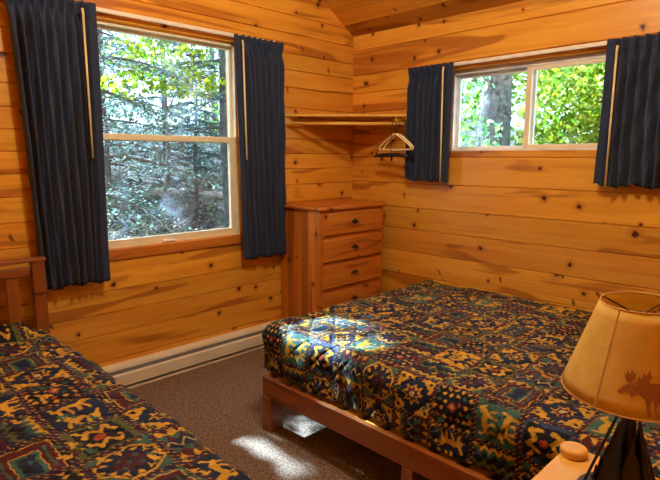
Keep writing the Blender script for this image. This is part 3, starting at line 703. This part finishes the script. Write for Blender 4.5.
# shade fitter, harp
mb = MB()
for k in range(3):
    a = camdir + R(140) + k * R(120); mb.tube([(0, 0, ZT - .035), (RT * math.cos(a), RT * math.sin(a), ZT - .002)], .0018, 6)
mb.tube([(0, 0, ZT - .045), (0, 0, ZT - .025)], .008, 8); mb.build('shade_fitter', M['bronze'], lp)
mb = MB(); mb.lathe([(.012, .0), (.016, .01), (.016, .05), (.012, .055)], (0, 0, .27), 16)
mb.lathe([(.012, .0), (.028, .03), (.030, .05), (.022, .07), (.006, .078)], (0, 0, .325), 16); mb.build('socket_and_bulb', M['rod'], lp, smooth=True)
mb = MB(); mb.tube([(.012, 0, .28)] + [(.055 * math.sin(a), 0, .36 + -.07 * math.cos(a)) for a in np.linspace(.5, math.pi - .2, 10)] + [(0.002, 0, ZT - .045)], .0016, 6)
mb.tube([(-.012, 0, .28)] + [(-.055 * math.sin(a), 0, .36 + -.07 * math.cos(a)) for a in np.linspace(.5, math.pi - .2, 10)] + [(-.002, 0, ZT - .045)], .0016, 6); mb.build('harp', M['bronze'], lp)
mb = MB(); mb.lathe([(.10, .0), (.105, .004), (.105, .012), (.08, .016), (.02, .02)], (0, 0, .0005), 48); base = mb.build('base_plate', M['black'], lp)
mb = MB(); mb.tube([(0, 0, .018), (0, 0, .272)], .012, 12); mb.build('column', M['black'], lp, smooth=True)
# pine tree silhouettes cut from iron plate around the column
def pinetree(h, w):
    L = [(-.006, 0), (-.006, .03)]; t_ = 6
    for k in range(t_):
        q0 = .03 + (h - .03) * k / t_; q1 = .03 + (h - .03) * (k + 1) / t_; wk = w * (1 - k / t_) ; L += [(-wk, q0 + .004), (-wk * .86, q0 - .004), (-wk * .45, q1 - .008)]
    L += [(0, h)]; return L + [(-x, z) for x, z in L[:-1]][::-1]
for k, (ang, h, w) in enumerate(((R(0), .205, .06), (R(60), .17, .055), (R(120), .19, .06), (R(180), .18, .055), (R(240), .205, .06), (R(300), .16, .05))):
    a = camdir + R(75) + ang; rr = .062; c = Vector((rr * math.cos(a), rr * math.sin(a), .016)); tg = Vector((-math.sin(a), math.cos(a), 0)); nr = Vector((math.cos(a), math.sin(a), 0)); lean = -.22
    mb = MB(); f = lambda off: (lambda x, z: tuple(c + tg * x * .8 + nr * (off + lean * z) + Vector((0, 0, z))))
    mb.prism(pinetree(h, w), f(-.0015), f(.0015)); mb.build('pine_tree_cutout', M['black'], lp)
for k in range(3):
    a = camdir + R(-75) + k * R(120); mb = MB(); mb.tube([(.095 * math.cos(a), .095 * math.sin(a), .014), (.012 * math.cos(a), .012 * math.sin(a), .262)], .0035, 6); mb.build('strut', M['black'], lp)

# ------------------------------------------------------------------ ceiling lamp (outside the frame, the room's own light)
CLX, CLY, CLZ = 2.02, YR, 2.93
cl = thing('ceiling_lamp', 'round glass ceiling lamp hanging from the ridge', 'lamp', (CLX, CLY, HR - .003))
mb = MB(); mb.lathe([(.06, -.03), (.065, -.02), (.065, -.0), (.02, .0)], (0, 0, -.02), 24); mb.tube([(0, 0, -.03), (0, 0, CLZ + .1 - HR)], .008, 8); mb.build('stem', M['bronze'], cl)
mb = MB(); mb.lathe([(.01, -.11)] + [(.11 * math.sin(a), -.11 * math.cos(a)) for a in np.linspace(.15, math.pi - .3, 14)], (0, 0, CLZ - HR), 24)
mb.build('globe', emis('lamp_glow', (1.0, .97, .86), 215), cl, smooth=True)

# ------------------------------------------------------------------ outdoors
SUN = Vector((1, .06, -.88)).normalized()
def gh(x, y):
    e = max(0., -x - .8); n = max(0., y - .8)
    return -.75 + min(.235 * e, 2.6) + min(.10 * n, 1.6) + .10 * math.sin(x * 1.7 + y) * min(1, (e + n) / 2) + .07 * math.sin(y * 2.3 - x * .6) * min(1, (e + n) / 2)
mb = MB(); nx, ny = 110, 110; vs = []
for j in range(ny + 1):
    for i in range(nx + 1):
        x = -26 + 34 * i / nx; y = -12 + 34 * j / ny; vs.append((x, y, gh(x, y)))
mb.add(vs, [(j * (nx + 1) + i, j * (nx + 1) + i + 1, (j + 1) * (nx + 1) + i + 1, (j + 1) * (nx + 1) + i) for j in range(ny) for i in range(nx)])
tag(mb.build('forest_ground', M['soil'], smooth=True), kind='structure')

HOLES = [(-1.97, 1.12, .075, .25), (-1.71, 1.01, .13, .15), (-1.64, 1.74, .25, .28)]  # gaps left in the added canopy where the sun patches come through
def in_beam(p):
    t = p[0] / SUN.x; y = p[1] - t * SUN.y; z = p[2] - t * SUN.z
    return any(((y - a) / c) ** 2 + ((z - b) / d) ** 2 < 1 for a, b, c, d in HOLES)
def leaves(mb, cen, rad, n, size, cols, rs, aspect=.6, flat=0., shell=False, test=None):
    for _ in range(n):
        d = rs.standard_normal(3); d /= np.linalg.norm(d); rr = rs.random() ** (.33 if not shell else .15)
        p = np.array(cen) + d * rr * np.array(rad)
        if test and test(p): continue
        s = size * rs.uniform(.6, 1.3); a = rs.standard_normal(3); a[2] *= (1 - flat); a /= np.linalg.norm(a)
        b = np.cross(a, rs.standard_normal(3) if flat < .5 else np.array([0, 0, 1]) + .3 * rs.standard_normal(3)); b /= np.linalg.norm(b) + 1e-9
        c = cols[rs.integers(len(cols))]; k = rs.uniform(.75, 1.2)
        mb.add([p - a * s, p - b * s * aspect, p + a * s, p + b * s * aspect], [(0, 1, 2, 3)], None, (c[0] * k, c[1] * k, c[2] * k))
def trunk(mb, x, y, h, r, rs, lean=0):
    z0 = gh(x, y) - .1; pts = []; n = 10
    for i in range(n + 1):
        q = i / n; pts.append((x + lean * q * h * .1 + .03 * math.sin(q * 9 + x), y + .03 * math.cos(q * 7 + y), z0 + h * q))
    mb.tube(pts, [r * (1 - .75 * i / n) for i in range(n + 1)], 10)
YG = [srgb(160, 178, 40), srgb(132, 160, 38), srgb(190, 186, 55), srgb(105, 145, 42)]
MG = [srgb(98, 136, 40), srgb(125, 155, 48), srgb(75, 115, 38), srgb(140, 165, 60), srgb(120, 150, 60)]
CG = [srgb(104, 132, 112), srgb(132, 156, 138), srgb(72, 92, 82), srgb(160, 172, 170), srgb(60, 84, 62)]
DG = [srgb(70, 88, 42), srgb(42, 58, 32), srgb(105, 110, 55), srgb(130, 120, 105), srgb(70, 56, 42), srgb(30, 34, 28), srgb(190, 180, 165)]
GP = 'trees outside the windows'
def broad(label, x, y, h, r, clouds, cols, seed, size=.05, mat='bark', n=700, test=None, name='leafy_tree', twigs=True):
    rs = np.random.default_rng(seed); t = thing(name, label, 'tree', (x, y, gh(x, y)), 0, GP); o = Vector(t.location)
    mb = MB(); trunk(mb, x, y, h, r, rs)
    if twigs:
        for c in clouds:
            p0 = Vector((x, y, max(gh(x, y) + .3, min(c[0][2] - .5, gh(x, y) + h * .9)))); p1 = Vector(c[0]); m_ = (p0 + p1) / 2 + Vector((0, 0, .15))
            mb.tube([p0, m_, p1], [r * .4, r * .25, r * .1], 6)
            for _ in range(6):
                d = Vector(rs.standard_normal(3)).normalized(); mb.tube([p1, p1 + Vector((d.x * c[1][0], d.y * c[1][1], d.z * c[1][2])) * .9], [r * .1, r * .03], 5)
    mb.v = [tuple(Vector(p) - o) for p in mb.v]; mb.build('trunk', M[mat], t, smooth=True)
    mb = MB()
    for c in clouds: leaves(mb, c[0], c[1], int(n * (c[2] if len(c) > 2 else 1)), size, cols, rs, .65, test=test)
    mb.v = [tuple(Vector(p) - o) for p in mb.v]; mb.build('foliage', M['leaf'], t)
    return t
def conifer(label, x, y, h, r, seed, z0=.6, reach=1.8, nb=26, cols=CG, test=None):
    rs = np.random.default_rng(seed); t = thing('conifer_tree', label, 'tree', (x, y, gh(x, y)), 0, GP); o = Vector(t.location); g0 = gh(x, y)
    mb = MB(); trunk(mb, x, y, h, r, rs); fo = MB()
    for k in range(nb):
        q = (k + rs.random()) / nb; z = g0 + z0 + (h - z0) * q; L = reach * (1 - .75 * q) * rs.uniform(.7, 1.1); a = k * 2.4 + rs.uniform(-.3, .3)
        d = Vector((math.cos(a), math.sin(a), 0)); pts = [Vector((x, y, z)) + d * L * s + Vector((0, 0, -.28 * L * s * s + .05 * s)) for s in np.linspace(0, 1, 6)]
        mb.tube(pts, [.022, .018, .014, .010, .007, .004], 5)
        side = Vector((-d.y, d.x, 0))
        for s in np.linspace(.15, 1, 13):
            i = min(4, int(s * 5)); p = pts[i].lerp(pts[i + 1], s * 5 - i)
            for sg in (-1, 1):
                tl = L * .30 * (1.15 - s) + .08; e = p + side * sg * tl + d * tl * .5 + Vector((0, 0, -tl * rs.uniform(.1, .5)))
                mb.tube([p, e], [.004, .002], 4)
                nn = int(9 + tl * 30)
                for _ in range(nn):
                    u = rs.random(); c = p.lerp(e, u)
                    if test and test(c): continue
                    dd = Vector(rs.standard_normal(3)); dd.z *= .3; dd.normalize(); w = dd.cross(Vector((0, 0, 1))).normalized() * .0095; ln_ = rs.uniform(.035, .075); cc = cols[rs.integers(len(cols))]; kk = rs.uniform(.7, 1.3)
                    fo.add([c - w, c + dd * ln_ * .5 - w * 1.6, c + dd * ln_, c + dd * ln_ * .5 + w * 1.6], [(0, 1, 2, 3)], None, tuple(v * kk for v in cc))
    mb.v = [tuple(Vector(p) - o) for p in mb.v]; mb.build('trunk', M['barkd'], t)
    fo.v = [tuple(Vector(p) - o) for p in fo.v]; fo.build('foliage', M['leaf'], t)
    return t
# seen through the tall window (line of sight runs towards -x, +y)
conifer('slender conifer nearest outside the tall window, behind its left part', -2.6, -1.15, 6.5, .05, 21, z0=1.2, reach=1.5, nb=30)
conifer('conifer outside the tall window, behind its right part', -3.8, 1.3, 8, .08, 22, z0=1.3, reach=1.9, nb=34)
conifer('tall conifer far up the slope, middle of the tall window', -7.0, 2.0, 7, .07, 23, z0=.5, reach=2.2, nb=40)
conifer('tall conifer far up the slope, left side of the tall window', -6.6, .6, 7, .06, 24, z0=.3, reach=2.0, nb=38)
conifer('tall conifer far up the slope, right side of the tall window', -7.6, 3.9, 7, .07, 28, z0=.3, reach=2.2, nb=38)
conifer('small conifer halfway up the slope, low in the tall window', -5.2, 1.6, 3.2, .04, 29, z0=.2, reach=1.2, nb=26)
broad('young maple with yellow green leaves, upper middle of the tall window', -4.3, .55, 2.6, .03, [((-4.1, .35, 2.75), (.75, .75, .32), 1), ((-3.9, .75, 2.45), (.55, .6, .22), .6), ((-4.2, -.1, 2.35), (.4, .4, .18), .3)], YG, 25, .048, n=480)
broad('dark bushy tree at the top of the slope, left in the tall window', -11, 2.4, 5, .12, [((-11, 2.2, 3.6), (1.8, 1.8, 1.5)), ((-10.6, 3.6, 2.2), (1.3, 1.6, 1.0))], CG, 26, .09, n=600)
broad('pale green tree at the top of the slope, right in the tall window', -10.5, 5.4, 5, .12, [((-10.5, 5.0, 3.4), (1.5, 1.7, 1.3)), ((-9.8, 5.6, 2.0), (1.3, 1.5, .9), .8)], MG, 27, .08, n=500)
# undergrowth on the slope
brush = [(-2.2, -.9, .55), (-2.9, -.2, .6), (-3.2, .7, .55), (-4.3, -.5, .6), (-4.6, .6, .5), (-5.4, 1.4, .6), (-5.8, .2, .6), (-6.4, 2.5, .6), (-7.2, .9, .6)]
places = ['just outside the sill', 'below the nearest conifer', 'below the right conifer', 'on the lower slope at left', 'under the young maple', 'on the middle slope at right', 'on the middle slope at left', 'high on the slope at right', 'high on the slope at centre']
for k, (x, y, s) in enumerate(brush):
    rs = np.random.default_rng(40 + k); t = thing('undergrowth_bush', 'twiggy undergrowth bush seen in the lower pane, ' + places[k], 'bush', (x, y, gh(x, y)), 0, 'bushes on the slope'); g0 = gh(x, y)
    mb = MB()
    for _ in range(90):
        a = rs.uniform(0, 6.28); L = s * rs.uniform(.5, 1.3); e = Vector((math.cos(a) * L * .9, math.sin(a) * L * .9, L * rs.uniform(.3, 1.0))); b_ = Vector((math.cos(a + 2) * .2, math.sin(a + 2) * .2, -.05))
        mid = b_.lerp(e, .5) + Vector((0, 0, .08)); mb.tube([b_, mid, e], [.007, .005, .0025], 4)
        e2 = mid + Vector(rs.standard_normal(3)) * .18; mb.tube([mid, e2], [.004, .002], 4)
    mb.build('stems', M['dry'], t)
    mb = MB(); leaves(mb, (0, 0, s * .45), (s * 1.1, s * 1.1, s * .6), 480, .026, DG, rs, .6); mb.build('foliage', M['leaf'], t)
for k, (p, q, r_) in enumerate((((-3.3, -1.2), (-2.3, .6), .05), ((-5.2, -1.2), (-4.3, 1.6), .07), ((-6.6, .2), (-6.1, 3.2), .08))):
    mb = MB(); mb.tube([(p[0] + (q[0] - p[0]) * s, p[1] + (q[1] - p[1]) * s, gh(p[0] + (q[0] - p[0]) * s, p[1] + (q[1] - p[1]) * s) + r_ * .7) for s in np.linspace(0, 1, 8)], r_, 8)
    tag(mb.build('fallen_log', M['dry'], smooth=True), ['thin grey fallen log nearest outside the tall window', 'grey fallen log halfway up the slope', 'grey fallen log high on the slope'][k], 'log', 'fallen logs on the slope')
# added unseen canopy, shaped to block the sun except for the indoor patches
rs = np.random.default_rng(60)
cpos = Vector((0, -1.62, 1.5)) - SUN * (4.6 / SUN.x * 1.0)
broad('added leafy tree with its crown above the view, shaped to dapple the sun', cpos.x - .3, -3.6, 6.8, .10, [((cpos.x, cpos.y, cpos.z), (.55, 1.1, 1.25), 3.2), ((cpos.x - .8, cpos.y - .4, cpos.z + .5), (.6, 1.2, 1.4), 2.6)], MG, 61, .065, n=900, test=in_beam)
# seen through the small high window (line of sight runs towards +y, -x)
broad('thick grey trunked tree behind the left pane of the small window', -1.22, 4.6, 9, .30, [((-2.2, 5.6, 2.9), (.9, .6, .8), 1), ((-.9, 6.0, 3.2), (1.0, .7, .9), 1)], MG, 70, .06, n=500, name='leafy_tree')
broad('bright green leafy sapling close behind the left pane', -1.15, 3.0, 1.8, .02, [((-.85, 3.0, 1.95), (.22, .35, .40), 1), ((-.5, 3.0, 1.65), (.35, .3, .3), 1.2), ((-.6, 2.9, 2.35), (.3, .3, .15), .5)], [srgb(140, 200, 140), srgb(120, 185, 130), srgb(175, 215, 120)], 71, .05, n=75)
broad('yellow green leafy tree filling the right pane', .1, 4.6, 3.2, .05, [((.1, 4.4, 2.2), (.72, .7, .75), 1.2), ((.8, 4.4, 2.3), (.7, .6, .8), 1), ((.2, 4.8, 1.6), (1.2, .6, .5), 1), ((-.3, 5.6, 2.8), (.8, .5, .5), .8)], YG + MG + [srgb(170, 188, 90), srgb(195, 200, 110)], 72, .05, n=1500)
broad('mid green tree farther behind the right pane', 0, 8.0, 5, .1, [((-.5, 8, 3.0), (2.2, 1, 1.6), 1.6), ((-3.2, 8, 3.0), (1.6, 1, 1.5), 1.0)], MG, 73, .08, n=900)

# ------------------------------------------------------------------ lights, camera
w = bpy.data.worlds.new('sky'); bpy.context.scene.world = w; w.use_nodes = True; nt = w.node_tree
bg = nt.nodes['Background']; bg.inputs[0].default_value = (.62, .80, 1.0, 1); bg.inputs[1].default_value = 5.0
sl = bpy.data.lights.new('sun', 'SUN'); sl.energy = 66; sl.color = (.48, .73, 1.0); sl.angle = R(.53); so = bpy.data.objects.new('sun', sl); COL.objects.link(so)
so.rotation_euler = SUN.to_track_quat('-Z', 'Y').to_euler(); so.location = (-8, 0, 9)

cd = bpy.data.cameras.new('camera'); co = bpy.data.objects.new('camera', cd); COL.objects.link(co)
cd.sensor_width = 36; cd.lens = 532.98 / 660 * 36; cd.clip_start = .05; cd.clip_end = 200
yaw, pit, rol = R(45.249), R(8.835), R(.104)
f = Vector((-math.sin(yaw) * math.cos(pit), math.cos(yaw) * math.cos(pit), -math.sin(pit))); r0 = Vector((math.cos(yaw), math.sin(yaw), 0)); u0 = r0.cross(f)
r2 = r0 * math.cos(rol) + u0 * math.sin(rol); u2 = -r0 * math.sin(rol) + u0 * math.cos(rol)
mat = Matrix((r2, u2, -f)).transposed().to_4x4(); mat.translation = (3.1297, -3.3712, 1.41); co.matrix_world = mat
sc = bpy.context.scene; sc.camera = co
sc.view_settings.view_transform = 'Standard'; sc.view_settings.look = 'None'; sc.view_settings.exposure = 0; sc.view_settings.gamma = 1; sc.view_settings.use_curve_mapping = False
